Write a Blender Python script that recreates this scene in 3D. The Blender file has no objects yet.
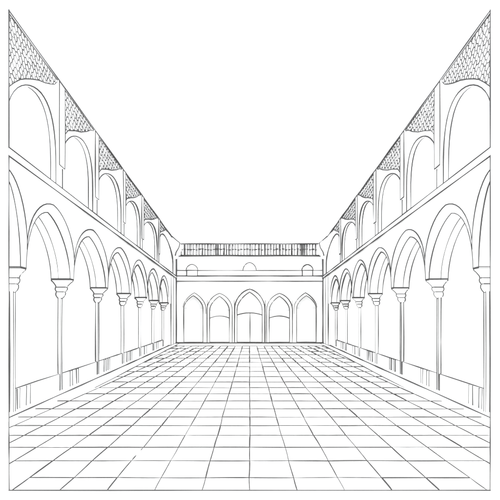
import bpy, bmesh, math, random
from mathutils import Vector
C = bpy.context.scene
col = C.collection
rnd = random.Random(7)

# ------------------------------------------------------------------ constants
EYE = 2.105          # eye height (m)
F = 450.0            # focal length in pixels of a 500 px frame
HY = 309.0           # horizon row of the 500 px frame
CX = 249.6
NEAR, FAR = 8.42, 27.5
LW = 1.22             # global line weight

def s(d):            # the wings get a little lower towards the far end
    return 1.0 - 0.0103 * (d - 8.42)

# ------------------------------------------------------------------ materials
def mat(name, rgb, rough=0.85, noise=0.0, scale=3.0, bump=0.0):
    m = bpy.data.materials.new(name); m.use_nodes = True
    nt = m.node_tree; b = nt.nodes['Principled BSDF']
    b.inputs['Roughness'].default_value = rough
    b.inputs['Specular IOR Level'].default_value = 0.1
    tc = nt.nodes.new('ShaderNodeTexCoord')
    n = nt.nodes.new('ShaderNodeTexNoise'); n.inputs['Scale'].default_value = scale
    n.inputs['Detail'].default_value = 4
    nt.links.new(tc.outputs['Object'], n.inputs['Vector'])
    r = nt.nodes.new('ShaderNodeValToRGB')
    r.color_ramp.elements[0].position = 0.3; r.color_ramp.elements[1].position = 0.7
    r.color_ramp.elements[0].color = (*[max(0, c - noise) for c in rgb], 1)
    r.color_ramp.elements[1].color = (*[min(1, c + noise) for c in rgb], 1)
    nt.links.new(n.outputs['Fac'], r.inputs['Fac'])
    nt.links.new(r.outputs['Color'], b.inputs['Base Color'])
    return m
WHITE = mat('white_plaster', (0.86, 0.86, 0.855), noise=0.015)
PAVE = mat('pale_paving', (0.86, 0.86, 0.855), noise=0.015)
INK = mat('graphite_line', (0.068, 0.067, 0.066), noise=0.016, scale=1.3)
INKL = mat('graphite_line_light', (0.075, 0.074, 0.072), noise=0.045, scale=0.8)
GREY = mat('grey_infill', (0.16, 0.16, 0.16), noise=0.06, scale=4)

# ------------------------------------------------------------------ mesh builder
class MB:
    """collects plaster faces and the dark beading of one part, builds ONE mesh"""
    def __init__(self, P=None):
        self.v = []; self.f = []; self.m = []; self.P = P or (lambda a, b, z: (a, b, z))
    def quad(self, pts, m=0):
        i = len(self.v); self.v += [Vector(self.P(*p)) for p in pts]
        self.f.append(tuple(range(i, i + len(pts)))); self.m.append(m)
    def box(self, a0, a1, b0, b1, z0, z1, m=0, za=None):
        # sliced along a so that it follows the fall of the wing
        n = max(1, int(abs(a1 - a0) / 1.5))
        i = len(self.v)
        for k in range(n + 1):
            a = a0 + (a1 - a0) * k / n
            for b, z in ((b0, z0), (b1, z0), (b1, z1), (b0, z1)):
                self.v.append(Vector(self.P(a, b, z)))
        for k in range(n):
            o = i + 4 * k
            for j in range(4):
                self.f.append((o + j, o + (j + 1) % 4, o + 4 + (j + 1) % 4, o + 4 + j)); self.m.append(m)
        self.f.append((i, i + 1, i + 2, i + 3)); self.m.append(m)
        o = i + 4 * n
        self.f.append((o + 3, o + 2, o + 1, o)); self.m.append(m)
    def prism(self, poly, b0, b1, m=0):       # poly in (a, z), extruded along b
        n = len(poly)
        self.quad([(a, b0, z) for a, z in poly], m)
        self.quad([(a, b1, z) for a, z in reversed(poly)], m)
        for k in range(n):
            (a, z), (c, w) = poly[k], poly[(k + 1) % n]
            self.quad([(a, b0, z), (c, b0, w), (c, b1, w), (a, b1, z)], m)
    def line(self, pts, px=1.0, m=1, taper=0.35, wob=0.0, sub=None):
        """raised dark bead along a polyline, of slightly uneven thickness"""
        P = [Vector(self.P(*p)) for p in pts]
        # resample
        tot = sum((P[i + 1] - P[i]).length for i in range(len(P) - 1))
        if tot < 1e-4: return
        if sub is None: sub = 0.55
        Q = [P[0]]
        for i in range(len(P) - 1):
            L = (P[i + 1] - P[i]).length
            n = max(1, int(L / sub))
            for k in range(1, n + 1): Q.append(P[i].lerp(P[i + 1], k / n))
        n = len(Q); ph = rnd.random() * 6.28; fr = rnd.uniform(0.5, 1.3)
        acc = 0; rings = []
        for i, q in enumerate(Q):
            if i: acc += (Q[i] - Q[i - 1]).length
            t = acc / tot
            w = 0.86 + 0.2 * math.sin(ph + acc * fr * 2.2) + rnd.uniform(-.06, .06)
            if taper and n > 2:
                w *= (1 - taper) + taper * min(1, min(t, 1 - t) * 6)
            d = max(q.y, 4.5)
            r = px * LW * w * d / F * 0.5
            if wob and 0 < i < n - 1:
                q = q + Vector((rnd.uniform(-wob, wob), rnd.uniform(-wob, wob), 0))
            a = Q[max(0, i - 1)]; b = Q[min(n - 1, i + 1)]
            t_ = (b - a).normalized() if (b - a).length > 1e-6 else Vector((0, 0, 1))
            up = Vector((0, 0, 1)) if abs(t_.z) < 0.8 else Vector((1, 0, 0))
            x = t_.cross(up).normalized(); y = t_.cross(x).normalized()
            rings.append([q + (x * math.cos(g) + y * math.sin(g)) * r for g in [k * math.pi / 3 for k in range(6)]])
        i0 = len(self.v)
        for r_ in rings: self.v += r_
        for k in range(len(rings) - 1):
            for j in range(6):
                self.f.append((i0 + 6 * k + j, i0 + 6 * k + (j + 1) % 6, i0 + 6 * k + 6 + (j + 1) % 6, i0 + 6 * k + 6 + j)); self.m.append(m)
        self.f.append(tuple(i0 + j for j in range(5, -1, -1))); self.m.append(m)
        o = i0 + 6 * (len(rings) - 1)
        self.f.append(tuple(o + j for j in range(6))); self.m.append(m)
    def build(self, name, parent=None, cut=None, base=WHITE):
        me = bpy.data.meshes.new(name)
        me.from_pydata([tuple(v) for v in self.v], [], self.f)
        for mm in (base, INK, INKL, GREY): me.materials.append(mm)
        me.polygons.foreach_set('material_index', self.m)
        bm = bmesh.new(); bm.from_mesh(me)
        bmesh.ops.remove_doubles(bm, verts=bm.verts, dist=1e-5)
        if cut:   # mitred end of the wing: the courtyard is shown as a section
            g = bm.verts[:] + bm.edges[:] + bm.faces[:]
            r = bmesh.ops.bisect_plane(bm, geom=g, plane_co=(0, 0, 0), plane_no=cut, clear_outer=True)
            ed = [e for e in r['geom_cut'] if isinstance(e, bmesh.types.BMEdge)]
            if ed:
                try: bmesh.ops.holes_fill(bm, edges=ed, sides=0)
                except Exception: pass
        if not bm.verts:
            bm.free(); return None
        bmesh.ops.recalc_face_normals(bm, faces=bm.faces)
        bm.to_mesh(me); bm.free()
        o = bpy.data.objects.new(name, me); col.objects.link(o)
        if parent is not None:
            o.parent = parent
            # parts are built in world space: offset back by the empties above them
            off = Vector((0, 0, 0)); p = parent
            while p is not None: off += p.location; p = p.parent
            o.location = -off
        return o

def empty(name, loc, label, cat, group=None):
    o = bpy.data.objects.new(name, None); o.location = loc; col.objects.link(o)
    o['label'] = label; o['category'] = cat
    if group: o['group'] = group
    return o

# ------------------------------------------------------------------ arch helpers
def arch(a0, a1, zs, zc, n=22, point=0.15, skew=0.0):
    """curve of an arch from (a0, zs) over its crown zc to (a1, zs)"""
    out = []
    for k in range(n + 1):
        u = -math.cos(math.pi * k / n)
        h = (1 - point) * math.sqrt(max(0, 1 - u * u)) + point * (1 - abs(u))
        u2 = u + skew * (1 - u * u)
        out.append(((a0 + a1) / 2 + u2 * (a1 - a0) / 2, zs + (zc - zs) * h))
    return out

def slab_above(mb, low, ztop, b0, b1):
    """wall standing over the lower outline low=[(a,z)..] up to ztop, from depth b0 to b1"""
    for (a, z), (c, w) in zip(low, low[1:]):
        mb.quad([(a, b0, z), (c, b0, w), (c, b1, w), (a, b1, z)])          # soffit or jamb
        if abs(c - a) > 1e-5:
            mb.quad([(a, b0, z), (c, b0, w), (c, b0, ztop), (a, b0, ztop)])
            mb.quad([(a, b1, z), (c, b1, w), (c, b1, ztop), (a, b1, ztop)])
            mb.quad([(a, b0, ztop), (c, b0, ztop), (c, b1, ztop), (a, b1, ztop)])
    for a, z in (low[0], low[-1]):
        mb.quad([(a, b0, z), (a, b1, z), (a, b1, ztop), (a, b0, ztop)])

def inside(poly, a, z):
    r = False; n = len(poly)
    for i in range(n):
        (x1, y1), (x2, y2) = poly[i], poly[(i + 1) % n]
        if (y1 > z) != (y2 > z) and a < (x2 - x1) * (z - y1) / (y2 - y1) + x1: r = not r
    return r

# ------------------------------------------------------------------ side wings
W0 = 4.5; WT = 0.475            # court face of the wall, its thickness
ZS = 2.93; ZC = 4.34            # springing and crown of the lower arches
LZ0, LZ1 = 4.93, 5.09           # string ledge between the storeys
ZTOP = 7.655
LOW = [8.84, 11.28, 14.05, 16.85, 19.5, 22.2, 24.75]    # near corner of each lower pier
PW = 0.22
UP = [10.45, 12.9, 15.75, 18.5, 21.9]                    # near corner of each upper pier

def wing(side, label):
    P = lambda a, b, z: (side * b, a, z * s(a))
    cut = Vector((side * 450.0, -241.0 if side < 0 else -241.2, 0)).normalized()
    # outside of the view wedge is removed: |x| / y > 241 / 450
    cut = Vector((side * 450.0, -241.0, 0)).normalized()
    root = empty('arcade_wing', (side * W0, NEAR, 0), label, 'building', 'arcaded side wings')
    B = lambda mb, name, parent=root: mb.build(name, parent, cut)
    j = lambda q: rnd.uniform(-q, q)

    # --- lower arcade wall
    mb = MB(P)
    low = []; arcs = []
    edges = [(8.02, LOW[0], ZS, ZC + .18)] + [(LOW[i] + PW, LOW[i + 1], ZS, ZC + j(.03)) for i in range(6)]
    low.append((7.2, ZS)); 
    for a0, a1, zs, zc in edges:
        low += arch(a0, a1, zs, zc, skew=-.12)
    low.append((FAR, ZS))
    slab_above(mb, low, LZ0 - .004, W0, W0 + WT)
    for i, (a0, a1, zs, zc) in enumerate(edges):
        c = arch(a0, a1, zs, zc, skew=-.12)
        mb.line([(a, W0, z) for a, z in c], 1.15, sub=.3)
        mb.line([(a, W0 + WT, z) for a, z in c[len(c) // 2:]], 1.0, sub=.3)
        h = c[len(c) // 2 - 1:]
        mb.line([(a + .0, W0 + WT * .62, z - .0) for a, z in h], 0.8, m=2, sub=.3)
        mb.line([(c[11][0], W0, c[11][1]), (c[11][0] + .02, W0 + WT, c[11][1] + .01)], .9)
        # outer archivolt moulding: meets its neighbour in a cusp over the pier
        o0, o1 = (a0 + .03 if i else 7.6), a1 + PW + .05
        oz = zs + .40
        oc = arch(o0, o1, oz, 4.58 if i else 4.72, point=.08)
        mb.line([(a, W0 - .004, z) for a, z in oc], 1.15, sub=.3, taper=.5)
    for a in LOW:                    # pier feet
        mb.line([(a, W0, ZS + .02), (a, W0 + WT, ZS + .02)], 1.1)
        mb.line([(a, W0, ZS + .02), (a + PW, W0, ZS + .02)], .9, m=2)
    # solid wall past the last column
    mb.box(LOW[-1] + 1.0, FAR, W0 + .001, W0 + WT - .001, .052, ZS - .001)
    mb.line([(LOW[-1] + 1.0, W0, .06), (LOW[-1] + 1.0, W0, LZ0 * .97)], 1.0, m=2)
    mb.line([(FAR - .9, W0, .06), (FAR - .9, W0, LZ0)], .8, m=2)
    B(mb, 'arcade_wall')

    # --- columns
    for i, a in enumerate(LOW):
        c = a + .12; w = 4.72 if i == 0 else 4.80
        hb, hd = (.036, .036) if i < 3 else (.045, .03)
        kx = 1.0 if i < 3 else .72
        mb = MB(P)
        mb.box(c - hd, c + hd, w - hb, w + hb, .05, ZS - .46)
        for da, db, px, mm in ((-hd, hb, 1.15, 1), (-hd, -hb, .7, 2), (hd, -hb, 1.15, 1), (hd, hb, 1.0, 1)):
            if i >= 3 and mm == 2: continue
            if i >= 3 and (da, db) == (hd, hb): continue
            px *= kx
            mb.line([(c + da, w + db, .06), (c + da + j(.008), w + db + j(.01), 1.3), (c + da, w + db, ZS - .46)], px, m=mm, taper=.2)
        colm = B(mb, 'column')
        if colm is None: continue
        # capital: stepped, flaring to the foot of the pier
        mb = MB(P)
        cw = W0 + WT / 2
        prof = [(0, 1.0), (.05, .98), (.14, .80), (.30, .56), (.40, .50), (.44, .54), (.52, .54), (.60, .46), (.65, .37),
                (.70, .43), (.80, .43), (.90, .34), (1.0, .18)]
        H = .48
        ring = []
        for t, k in prof:
            ww = w + (cw - w) * (1 - t)
            ra, rb = .11 * k, WT / 2 * k
            z = ZS - t * H
            ring.append([(c - ra, ww - rb, z), (c + ra * .75, ww - rb, z), (c + ra * .75, ww + rb, z), (c - ra, ww + rb, z)])
        for r0, r1 in zip(ring, ring[1:]):
            for q in range(4):
                mb.quad([r0[q], r0[(q + 1) % 4], r1[(q + 1) % 4], r1[q]])
        mb.quad(ring[0][::-1]); mb.quad(ring[-1])
        for q in (1, 2, 3):
            mb.line([r[q] for r in ring], 1.05, sub=.2, taper=0)
        for k, px, mm in ((0, 1.2, 1), (4, 1.0, 1), (8, 1.1, 1), (12, .9, 1)):
            mb.line(ring[k] + [ring[k][0]], px, m=mm, taper=0, sub=.3)
        B(mb, 'capital', colm)

    # --- low parapet between the columns
    ends = [7.2] + LOW
    for i in range(7):
        a0 = ends[i] + (.20 if i else 0); a1 = LOW[i] + .06
        mb = MB(P); zt = .485
        mb.box(a0, a1, 4.79, 4.92, .051, zt)
        mb.line([(a0, 4.79, zt), ((a0 + a1) / 2, 4.79, zt + j(.01)), (a1, 4.79, zt)], .95)
        mb.line([(a1, 4.79, zt), (a1, 4.79, .05)], 1.0)
        mb.line([(a0, 4.79, zt), (a0, 4.79, .05)], .7, m=2)
        par = B(mb, 'parapet')
        if i == 0: groups = [(8.83, 9.02)]
        elif i == 1: groups = None
        mids = {0: [(8.80, 8.87)], 1: [(9.22, 9.34), (9.62, 9.78)], 2: [(11.95, 12.10), (12.38, 12.52)],
                3: [(14.75, 14.92), (15.15, 15.32)], 4: [(17.5, 17.75), (18.0, 18.2)], 5: [(20.4, 20.8)], 6: [(23.0, 23.4)]}[i]
        for p0, p1 in mids:
            mb = MB(P)
            mb.box(p0, p1, 4.765, 4.789, .0505, zt - .03)
            for a in (p0, p1):
                mb.line([(a, 4.765, zt - .01), (a + j(.02), 4.765, .05)], .75 if i < 5 else .6, m=rnd.choice((1, 2)))
            B(mb, 'pilaster_strip', par)

    # --- plinth
    mb = MB(P)
    mb.box(7.2, FAR - .005, 4.60, 7.05, .001, .05)
    mb.line([(7.2, 4.60, .03), (FAR, 4.60, .03)], 1.05, taper=0)
    B(mb, 'plinth')

    # --- ledge
    mb = MB(P)
    mb.box(7.2, FAR - .1, W0 - .05, W0 + WT, LZ0, LZ1)
    mb.line([(7.2, W0 - .05, LZ1), (FAR - .1, W0 - .05, LZ1)], 1.1, taper=0)
    mb.line([(7.2, W0 - .05, LZ0), (FAR - .1, W0 - .05, LZ0)], 1.15, taper=0)
    mb.line([(FAR - .1, W0 - .05, LZ1), (FAR - .1, W0 - .05, LZ0)], 1)
    B(mb, 'ledge')

    # --- upper gallery wall
    UT = .12; ZU = 6.92
    mb = MB(P)
    xe = [7.4] + UP
    bays = []
    ups = [(8.33, UP[0])] + [(UP[i] + .36, UP[i + 1]) for i in range(4)] + [(UP[4] + .36, 26.4)]
    low = [(7.2, LZ1 + .003)]
    for i, (a0, a1) in enumerate(ups):
        zs = 5.85 if i else 5.6
        c = arch(a0, a1, zs, (6.86 if i == 0 else 7.12 if i == 5 else ZU), point=.02, skew=-.25 if i == 5 else .3)
        low += [(a0, LZ1 + .003)] + c + [(a1, LZ1 + .003)]
        full = [(a0, LZ1 + .01)] + c + [(a1, LZ1 + .01)]
        mb.line([(a, W0, z) for a, z in full], 1.15, sub=.3, taper=.3)
        if i < 5:
            mb.line([(a, W0 + UT, z) for a, z in full[len(full) // 2 - 2:]], 1.0, sub=.3)
    low += [(FAR, LZ1 + .003)]
    slab_above(mb, low, ZTOP - .04, W0, W0 + UT)
    B(mb, 'gallery_wall')

    # --- pilasters of the upper storey
    for i, a in enumerate(UP):
        mb = MB(P)
        a0, a1 = a + .06, a + .36
        zb = 5.60
        mb.box(a0, a1, W0 - .06, W0 - .001, zb, ZTOP - .05)
        mb.line([(a0, W0 - .06, zb), (a0 + j(.03), W0 - .06, 6.6), (a0, W0 - .06, ZTOP - .05)], 1.05)
        mb.line([(a1, W0 - .06, zb), (a1 + j(.03), W0 - .06, 6.6), (a1, W0 - .06, ZTOP - .05)], 1.2)
        mb.line([(a0, W0 - .06, zb), (a1, W0 - .06, zb)], .9)
        mb.line([(a0, W0 - .06, ZTOP - .07), (a1, W0 - .06, ZTOP - .07)], .9)
        mb.line([(a1, W0 - .001, zb), (a1, W0 - .001, LZ1)], 1.1)
        B(mb, 'pilaster')

    # --- scale tiles over the arches
    te = [(7.4, UP[0] + .04)] + [(UP[i] + .37, UP[i + 1] + .04) for i in range(4)] + [(UP[4] + .37, 24.6)]
    for i, (a0, a1) in enumerate(te):
        L = a1 - a0
        zt = ZTOP - .042
        if i == 0:
            lowc = [(a0, 5.9), (8.0, 6.0), (8.4, 6.26), (8.6, 6.45), (8.8, 6.62), (9.0, 6.75), (9.3, 6.92), (9.6, 7.07), (9.9, 7.19), (10.15, 7.31), (10.35, 7.42), (a1, zt - .05)]
        else:
            lowc = [(a0, 6.22), (a0 + .04 * L, 6.48), (a0 + .14 * L, 6.70), (a0 + .37 * L, 6.93), (a0 + .55 * L, 7.08), (a0 + .75 * L, 7.30), (a0 + .9 * L, 7.5), (a1, zt - .03)]
        if i == 5: lowc = [(a_, min(z_ + .27, zt - .03)) for a_, z_ in lowc]
        poly = lowc + [(a0, zt)]
        mb = MB(P)
        mb.prism(poly, W0 - .012, W0 - .001)
        mb.line([(a, W0 - .012, z) for a, z in lowc], 1.0, sub=.3)
        mb.line([(a0, W0 - .022, zt - .004), (a1, W0 - .022, zt - .004)], .8, m=2, taper=0)
        mb.line([(a0, W0 - .012, lowc[0][1]), (a0, W0 - .012, zt)], .9)
        cw = .135 + .012 * (a0 - 8); ch = .108 + .005 * (a0 - 8)
        # jittered honeycomb, shared vertices
        cache = {}
        def V(k, r):
            key = (k, r)
            if key not in cache:
                h = cw / 2
                up = .17 if (k + r) % 2 else -.17
                cache[key] = (a0 - .3 + k * h + rnd.uniform(-.14, .14) * cw,
                              5.8 + (r + up) * ch + rnd.uniform(-.10, .10) * ch)
            return cache[key]
        def seg(p, q):
            ip, iq = inside(poly, *p), inside(poly, *q)
            if not ip and not iq: return
            if ip != iq:
                lo, hi = (p, q) if ip else (q, p)
                A, Z = lo, hi
                for _ in range(10):
                    m_ = ((A[0] + Z[0]) / 2, (A[1] + Z[1]) / 2)
                    if inside(poly, *m_): A = m_
                    else: Z = m_
                p, q = lo, A
            mb.line([(p[0], W0 - .012, p[1]), (q[0], W0 - .012, q[1])], rnd.uniform(.7, 1.0), m=rnd.choice((1, 1, 2)), taper=0, sub=.5)
        nx = int((L + .6) / (cw / 2)) + 2; ny = int(2.1 / ch) + 2
        for r in range(ny):
            for k in range(nx):
                seg(V(k, r), V(k + 1, r))
                if (k + r) % 2: seg(V(k, r), V(k, r + 1))
        B(mb, 'tile_frieze')

    # --- eaves
    mb = MB(P)
    mb.box(7.2, 26.0, W0 - .02, W0 + .45, ZTOP - .038, ZTOP)
    mb.line([(7.2, W0 - .02, ZTOP), (26.0, W0 - .02, ZTOP)], 1.3, taper=0)
    B(mb, 'eaves')

    # --- hooked corner bracket at the far end
    mb = MB(P)
    k = 1 / s(26.6)
    zz = lambda y, d=26.6: (EYE + (HY - y) * d / F) * k
    pts = [(4.50, zz(238)), (4.285, zz(241.3)), (4.05, zz(244.4)), (4.12, zz(249)), (4.28, zz(253.5)), (4.33, zz(257)), (4.50, zz(257.5))]
    n = len(pts)
    for a in (26.2, 27.2):
        mb.quad([(a, b, z) for b, z in pts])
    for q in range(n):
        (b, z), (c, w) = pts[q], pts[(q + 1) % n]
        mb.quad([(26.2, b, z), (26.2, c, w), (27.2, c, w), (27.2, b, z)])
    mb.line([(26.2, b, z) for b, z in pts[:-1]], 1.15, sub=.2, taper=0)
    mb.line([(26.0, W0 - .02, ZTOP), (26.2, 4.50, zz(238))], 1.1)
    B(mb, 'corner_bracket')

    # --- back wall of the gallery behind the arches
    mb = MB(P)
    mb.box(7.2, FAR, 7.0, 7.25, .052, 7.3)
    B(mb, 'gallery_back_wall')

    # --- outlined end of the wing
    mb = MB(P)
    yy = (W0 - .025) * 450 / 241.0 + .012
    mb.line([(yy, W0 - .025, .0), (yy, W0 - .025, ZTOP + .01)], 1.05, taper=0)
    mb.build('end_moulding', root)
    # quoin line where the wing meets the far building
    mb = MB(P)
    mb.box(FAR - .5, FAR - .02, W0 - .0, W0 + .002, .06, .1)
    mb = MB(P)
    mb.line([(FAR - .06, W0 - .02, .03), (FAR - .06, W0 - .02, zz(249))], 1.5, taper=.1)
    B(mb, 'corner_moulding')
    return root

wing(-1, 'two-storey arcaded wing along the left side of the courtyard')
wing(1, 'two-storey arcaded wing along the right side of the courtyard')

# ------------------------------------------------------------------ far building
PX = FAR / F
X = lambda x: (x - CX) * PX
Z = lambda y: EYE + (HY - y) * PX
root = empty('far_building', (0, FAR, 0), 'low building with five pointed arches closing the far end of the courtyard', 'building')
XL, XR = X(175.5), X(324.0)
# facade with five pointed openings
ops = [(183.7, 203.0, 295.6, 308), (209.6, 229.4, 296.2, 310), (237.0, 262.2, 292.0, 309), (269.2, 289.6, 296.2, 310), (296.6, 316.2, 295.6, 308)]
def gothic(x0, x1, ya, ys, n=16, pt=.42):
    a0, a1, zc, zs = X(x0), X(x1), Z(ya), Z(ys)
    return arch(a0, a1, zs, zc, n=n, point=pt)
fac = MB()
zb = .06
low = [(XL, zb)]
for o in ops:
    g = gothic(*o)
    low += [(g[0][0], zb)] + g + [(g[-1][0], zb)]
low += [(XR, zb)]
slab_above(fac, [(a, z) for a, z in low], Z(256) - .002, FAR, FAR + .35)
for i, o in enumerate(ops):
    g = gothic(*o)
    full = [(g[0][0], zb)] + g + [(g[-1][0], zb)]
    fac.line([(a, FAR, z) for a, z in full], .95, sub=.4, taper=.4)
    x0, x1, ya, ys = o
    og = gothic(x0 - 2.6 if i not in (0,) else x0 - .8, x1 + 2.8 if i != 4 else x1 + .8, ya - 2.9, ys - .5, pt=.42 if i in (0, 4) else .2)
    if i in (0, 4):
        seq = og + ([(og[-1][0], Z(314))] if i == 0 else [])
        if i == 4: seq = [(og[0][0], Z(314))] + og
        fac.line([(a, FAR - .004, z) for a, z in seq], .9, sub=.4, taper=.5)
    else:
        seq = [(og[0][0], zb)] + og + [(og[-1][0], zb)]
        fac.line([(a, FAR - .004, z) for a, z in seq], .95, sub=.4, taper=.4)
og = gothic(234.8, 264.6, 289.0, 309, pt=.12)
fac.line([(a, FAR - .004, z) for a, z in [(og[0][0], zb)] + og + [(og[-1][0], zb)]], .9, sub=.4)
for x in (234.3, 265.2, 207.2, 292.4):
    fac.line([(X(x), FAR, zb), (X(x), FAR, Z(300))], .8, m=2)
fac.line([(XL, FAR - .003, Z(256)), (XR, FAR - .003, Z(256))], 1.0, taper=0)
fac.build('facade_wall', root)
# doors recessed in the three middle arches, plain blind niches at the ends
for i, (x0, x1, ya, ys) in enumerate(ops):
    mb = MB()
    b = FAR + .20
    mb.box(X(x0) + .01, X(x1) - .01, b, b + .1, .061, Z(ys) - .05)
    if i in (1, 2, 3):
        yt = 316.0 if i != 2 else 312.8
        arcp = [(X(x0 + (x1 - x0) * t / 8), b, Z(yt + 2.2 * (abs(t - 4) / 4) ** 2)) for t in range(9)]
        mb.line(arcp, .95, taper=.1)
        if i == 2: mb.line([(X(250), b, .08), (X(250), b, Z(312.8))], 1.0)
    mb.line([(X(x0), b, .07), (X(x1), b, .07)], .9)
    mb.build('door' if i in (1, 2, 3) else 'niche_panel', root)
# tympanum wall closing each niche above its door
for i, (x0, x1, ya, ys) in enumerate(ops):
    mb = MB()
    mb.box(X(x0) - .05, X(x1) + .05, FAR + .351, FAR + .40, .0, Z(ya) + .2)
    mb.build('niche_back', root)
# string courses
for y0, y1 in ((276.0, 281.2),):
    mb = MB()
    mb.box(XL, XR, FAR - .06, FAR - .001, Z(y1), Z(y0))
    mb.line([(XL, FAR - .06, Z(y0)), (XR, FAR - .06, Z(y0))], 1.25, taper=0)
    mb.line([(XL, FAR - .06, Z(y1)), (XR, FAR - .06, Z(y1))], .9, taper=0)
    mb.build('string_course', root)
mb = MB()
mb.box(XL, XR, FAR - .03, FAR - .001, Z(275.9), Z(270.5))
mb.line([(XL, FAR - .03, Z(270.5)), (XR, FAR - .03, Z(270.5))], .75, m=2, taper=0)
mb.build('parapet_band', root)
# small round-headed dormers
for cx_, w_, yt, boxy in ((192.2, 5.8, 264.4, True), (249.6, 6.6, 262.6, False), (307.2, 5.6, 264.6, True)):
    mb = MB()
    pts = arch(X(cx_ - w_), X(cx_ + w_), Z(270.3), Z(yt), n=14, point=.12)
    mb.prism(pts, FAR - .10, FAR - .001)
    mb.line([(a, FAR - .10, z) for a, z in pts], 1.05, sub=.2, taper=.2)
    if boxy:
        mb.box(X(cx_ - w_ + .6), X(cx_ + w_ - .4), FAR - .10, FAR - .061, Z(275.6), Z(270.4))
        for x in (cx_ - w_ + .6, cx_ + w_ - .4):
            mb.line([(X(x), FAR - .10, Z(275.8)), (X(x), FAR - .10, Z(270.3))], .9, taper=0)
        mb.line([(X(cx_ - w_), FAR - .10, Z(270.4)), (X(cx_ + w_), FAR - .10, Z(270.4))], .9, taper=0)
    mb.build('dormer', root)
# roof balustrade
mb = MB()
bl, br = X(180.3), X(319.4)
mb.box(bl, br, FAR + .02, FAR + .22, Z(255.9) + .001, Z(254.9))
mb.box(bl, br, FAR + .02, FAR + .22, Z(244.3), Z(243.3))
mb.line([(bl, FAR + .02, Z(243.7)), (br, FAR + .02, Z(243.7))], 1.2, m=1, taper=0)
mb.line([(bl, FAR + .02, Z(255.3)), (br, FAR + .02, Z(255.3))], 1.25, m=1, taper=0)
bal = mb.build('balustrade', root)
x = 181.6
k = 0
while x < 318.6:
    mb = MB()
    w = rnd.choice((.5, .6, .7))
    heavy = k in (12, 41)
    if heavy: w = 1.7
    zt, zb_ = Z(244.4), Z(254.8)
    xa, xb = X(x - w), X(x + w)
    mb.box(xa, xb, FAR + .07, FAR + .17, zb_ + .002, zt - .002, m=3 if heavy else 0)
    lean = rnd.choice((0, 0, 0, .3, -.3)) * PX
    mb.line([(xa, FAR + .07, zb_), (xa + lean, FAR + .07, (zt + zb_) / 2), (xa, FAR + .07, zt)], rnd.uniform(.7, 1.3), m=rnd.choice((1, 2)), taper=0)
    if rnd.random() < .6:
        mb.line([(xb, FAR + .07, zb_), (xb + lean, FAR + .07, zt)], rnd.uniform(.4, .8), m=2, taper=0)
    zm = Z(249.3 + rnd.uniform(-.5, .5))
    mb.line([(xa - .8 * PX, FAR + .06, zm), (xb + .8 * PX, FAR + .06, zm)], rnd.uniform(.8, 1.3), m=rnd.choice((1, 2)), taper=0)
    mb.build('baluster', bal)
    x += rnd.choice((2.8, 2.9, 3.0, 3.1)) + (1.0 if heavy else 0)
    k += 1
# base step
mb = MB()
mb.box(XL, XR, FAR - .12, FAR - .001, .001, .06)
mb.line([(XL, FAR - .12, .06), (XR, FAR - .12, .06)], 1.0, taper=0)
mb.line([(XL, FAR - .12, .005), (XR, FAR - .12, .005)], 1.0, taper=0)
mb.build('base_step', root)
# body behind
mb = MB()
mb.box(XL, XR, FAR + .45, FAR + 3.0, 0, Z(256.4))
mb.build('rear_block', root)

# ------------------------------------------------------------------ courtyard paving
fl = MB()
D = lambda y: EYE * F / (y - HY)
dn = D(490.3)
sl = 241.0 / 450.0
c4 = 4.6 / sl
poly = [(-dn * sl, dn), (dn * sl, dn), (4.6, c4), (4.6, FAR - .12), (-4.6, FAR - .12), (-4.6, c4)]
fl.quad([(x, y, 0) for x, y in poly])
fl.quad([(x, y, -.03) for x, y in reversed(poly)])
for i in range(6):
    (x, y), (u, v) = poly[i], poly[(i + 1) % 6]
    fl.quad([(x, y, 0), (u, v, 0), (u, v, -.03), (x, y, -.03)])
fl.line([(-dn * sl, dn, 0), (0, dn, 0), (dn * sl, dn, 0)], 1.1, taper=0)
for q in (-1, 1):
    fl.line([(q * (sl * dn - .006), dn, 0), (q * (4.5 - .006), 4.5 / sl, 0)], 1.05, taper=0)
ys = [490.3, 478.2, 461.2, 447.7, 435.8, 426, 417.4, 409.2, 401.3, 394.2, 388, 382.4, 377, 371.8, 367, 362.6, 358.6, 355, 351.8, 348.8, 346.2]
VY = 320.5
def edge(d):
    return 4.5 if d < 9.5 else max(4.12, 4.5 - .15 * (d - 9.5)) if d < 14 else 4.12 + .012 * (d - 14)
def lim(y):        # half width of the paved field at row y
    d = D(y)
    return min(edge(d), d * sl - .02) if d > 8.2 else d * sl - .02
def gx(k, y):      # joint k at row y
    return 47.4 * k * (y - VY) / (490.3 - VY) / F * D(y)
nodes = {}
for r, y in enumerate(ys):
    for k in range(-12, 13):
        nodes[(r, k)] = (gx(k, y) + rnd.uniform(-.007, .007), D(y) + rnd.uniform(-.007, .007))
H = .008
def stroke(p, q, wt):
    """one joint segment; some strokes thin out along their length as worn joints do"""
    px = wt
    n = 7
    kind = rnd.random()
    prof = []
    a, b = rnd.uniform(.75, 1.15), rnd.uniform(.75, 1.15)
    pts = []
    bow = rnd.uniform(-.004, .004)
    L = math.hypot(q[0] - p[0], q[1] - p[1])
    nx, ny = -(q[1] - p[1]) / L, (q[0] - p[0]) / L
    for i in range(n + 1):
        t = i / n
        o = bow * math.sin(math.pi * t)
        pts.append((p[0] + (q[0] - p[0]) * t + nx * o, p[1] + (q[1] - p[1]) * t + ny * o, H))
    if kind < .004:
        c = rnd.uniform(.3, .7)
        i0 = max(1, int(c * n) - 1)
        fl.line(pts[:i0 + 1], px * a * .8, taper=.9, sub=.15); fl.line(pts[i0 + 2:], px * b * .8, taper=.9, sub=.15)
    elif kind < .18:
        fl.line(pts, px * .7, m=2, taper=.4, sub=.15)
    else:
        fl.line(pts, px * a, m=1 if rnd.random() < .75 else 2, taper=.3, sub=.15)
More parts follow.
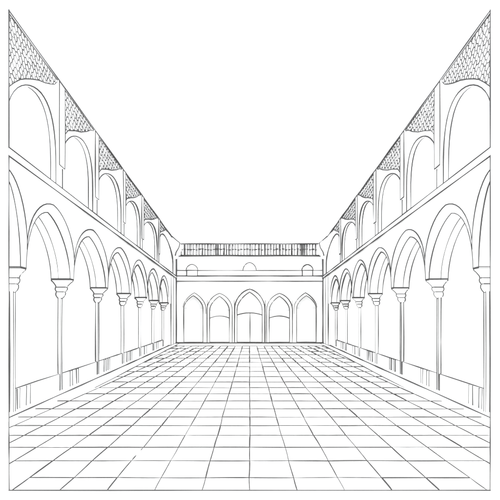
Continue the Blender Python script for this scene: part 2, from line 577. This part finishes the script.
for r, y in enumerate(ys):
    Lm = lim(y)
    if r:
        for k in range(-12, 12):
            p, q = nodes[(r, k)], nodes[(r, k + 1)]
            if max(abs(p[0]), abs(q[0])) > Lm + .3: continue
            def cl(p, q):
                if abs(p[0]) <= Lm: return p
                t = (math.copysign(Lm, p[0]) - q[0]) / (p[0] - q[0])
                return (math.copysign(Lm, p[0]), q[1] + (p[1] - q[1]) * t)
            if abs(p[0]) > Lm and abs(q[0]) > Lm: continue
            stroke(cl(p, q), cl(q, p), 1.08 if y > 400 else 1.15)
    if r < len(ys) - 1:
        for k in range(-11, 12):
            p, q = nodes[(r, k)], nodes[(r + 1, k)]
            if r == 0: p = (gx(k, y), dn)
            def ok(P_): return abs(P_[0]) <= min(edge(P_[1]), P_[1] * sl - .01)
            if not ok(p) and not ok(q): continue
            if ok(p) != ok(q):
                A, Z_ = (p, q) if ok(p) else (q, p)
                for _ in range(12):
                    m_ = ((A[0] + Z_[0]) / 2, (A[1] + Z_[1]) / 2)
                    if ok(m_): A = m_
                    else: Z_ = m_
                p, q = (p, A) if ok(p) else (A, q)
            if math.dist(p, q) < .05: continue
            stroke(p, q, 1.1)
for q in (-1, 1):
    fl.line([(q * edge(d_), d_, .008) for d_ in (12, 14, 18, 22, FAR - .3)], .95, taper=.5)
fo = fl.build('courtyard_paving', None, base=PAVE); fo['kind'] = 'structure'

g = MB(); g.quad([(-3000, -3000, -.032), (3000, -3000, -.032), (3000, 3000, -.032), (-3000, 3000, -.032)])
go = g.build('ground', None, base=PAVE); go['kind'] = 'structure'

# ------------------------------------------------------------------ light
w = bpy.data.worlds.new('World'); C.world = w; w.use_nodes = True
nt = w.node_tree; bg = nt.nodes['Background']
sky = nt.nodes.new('ShaderNodeTexSky'); sky.sky_type = 'NISHITA'; sky.sun_disc = False
EL, ROT = math.radians(62), math.radians(180)
sky.sun_elevation = EL; sky.sun_rotation = ROT; sky.dust_density = 0.6; sky.air_density = .8
hs = nt.nodes.new('ShaderNodeHueSaturation'); hs.inputs['Saturation'].default_value = 0.12
nt.links.new(sky.outputs[0], hs.inputs['Color']); nt.links.new(hs.outputs[0], bg.inputs['Color'])
bg.inputs['Strength'].default_value = 0.15
sd = bpy.data.lights.new('sun', 'SUN'); sd.energy = 1.0; sd.angle = math.radians(30); sd.color = (1, .98, .95)
so = bpy.data.objects.new('sun', sd); col.objects.link(so)
so.rotation_euler = (math.radians(28), 0, 0)      # high, from behind the viewer

# ------------------------------------------------------------------ camera
cd = bpy.data.cameras.new('camera'); co = bpy.data.objects.new('camera', cd); col.objects.link(co)
co.location = (0, 0, EYE); co.rotation_euler = (math.radians(90), 0, 0)
cd.sensor_width = 36; cd.lens = 36 * F / 500
cd.shift_x = (250 - CX) / 500; cd.shift_y = (HY - 250) / 500
cd.clip_end = 10000; cd.clip_start = .05
C.camera = co
C.cycles.max_bounces = 8; C.cycles.diffuse_bounces = 5
C.view_settings.view_transform = 'Standard'; C.view_settings.look = 'None'
C.view_settings.gamma = 1; C.view_settings.use_curve_mapping = False
C.view_settings.exposure = 1.6
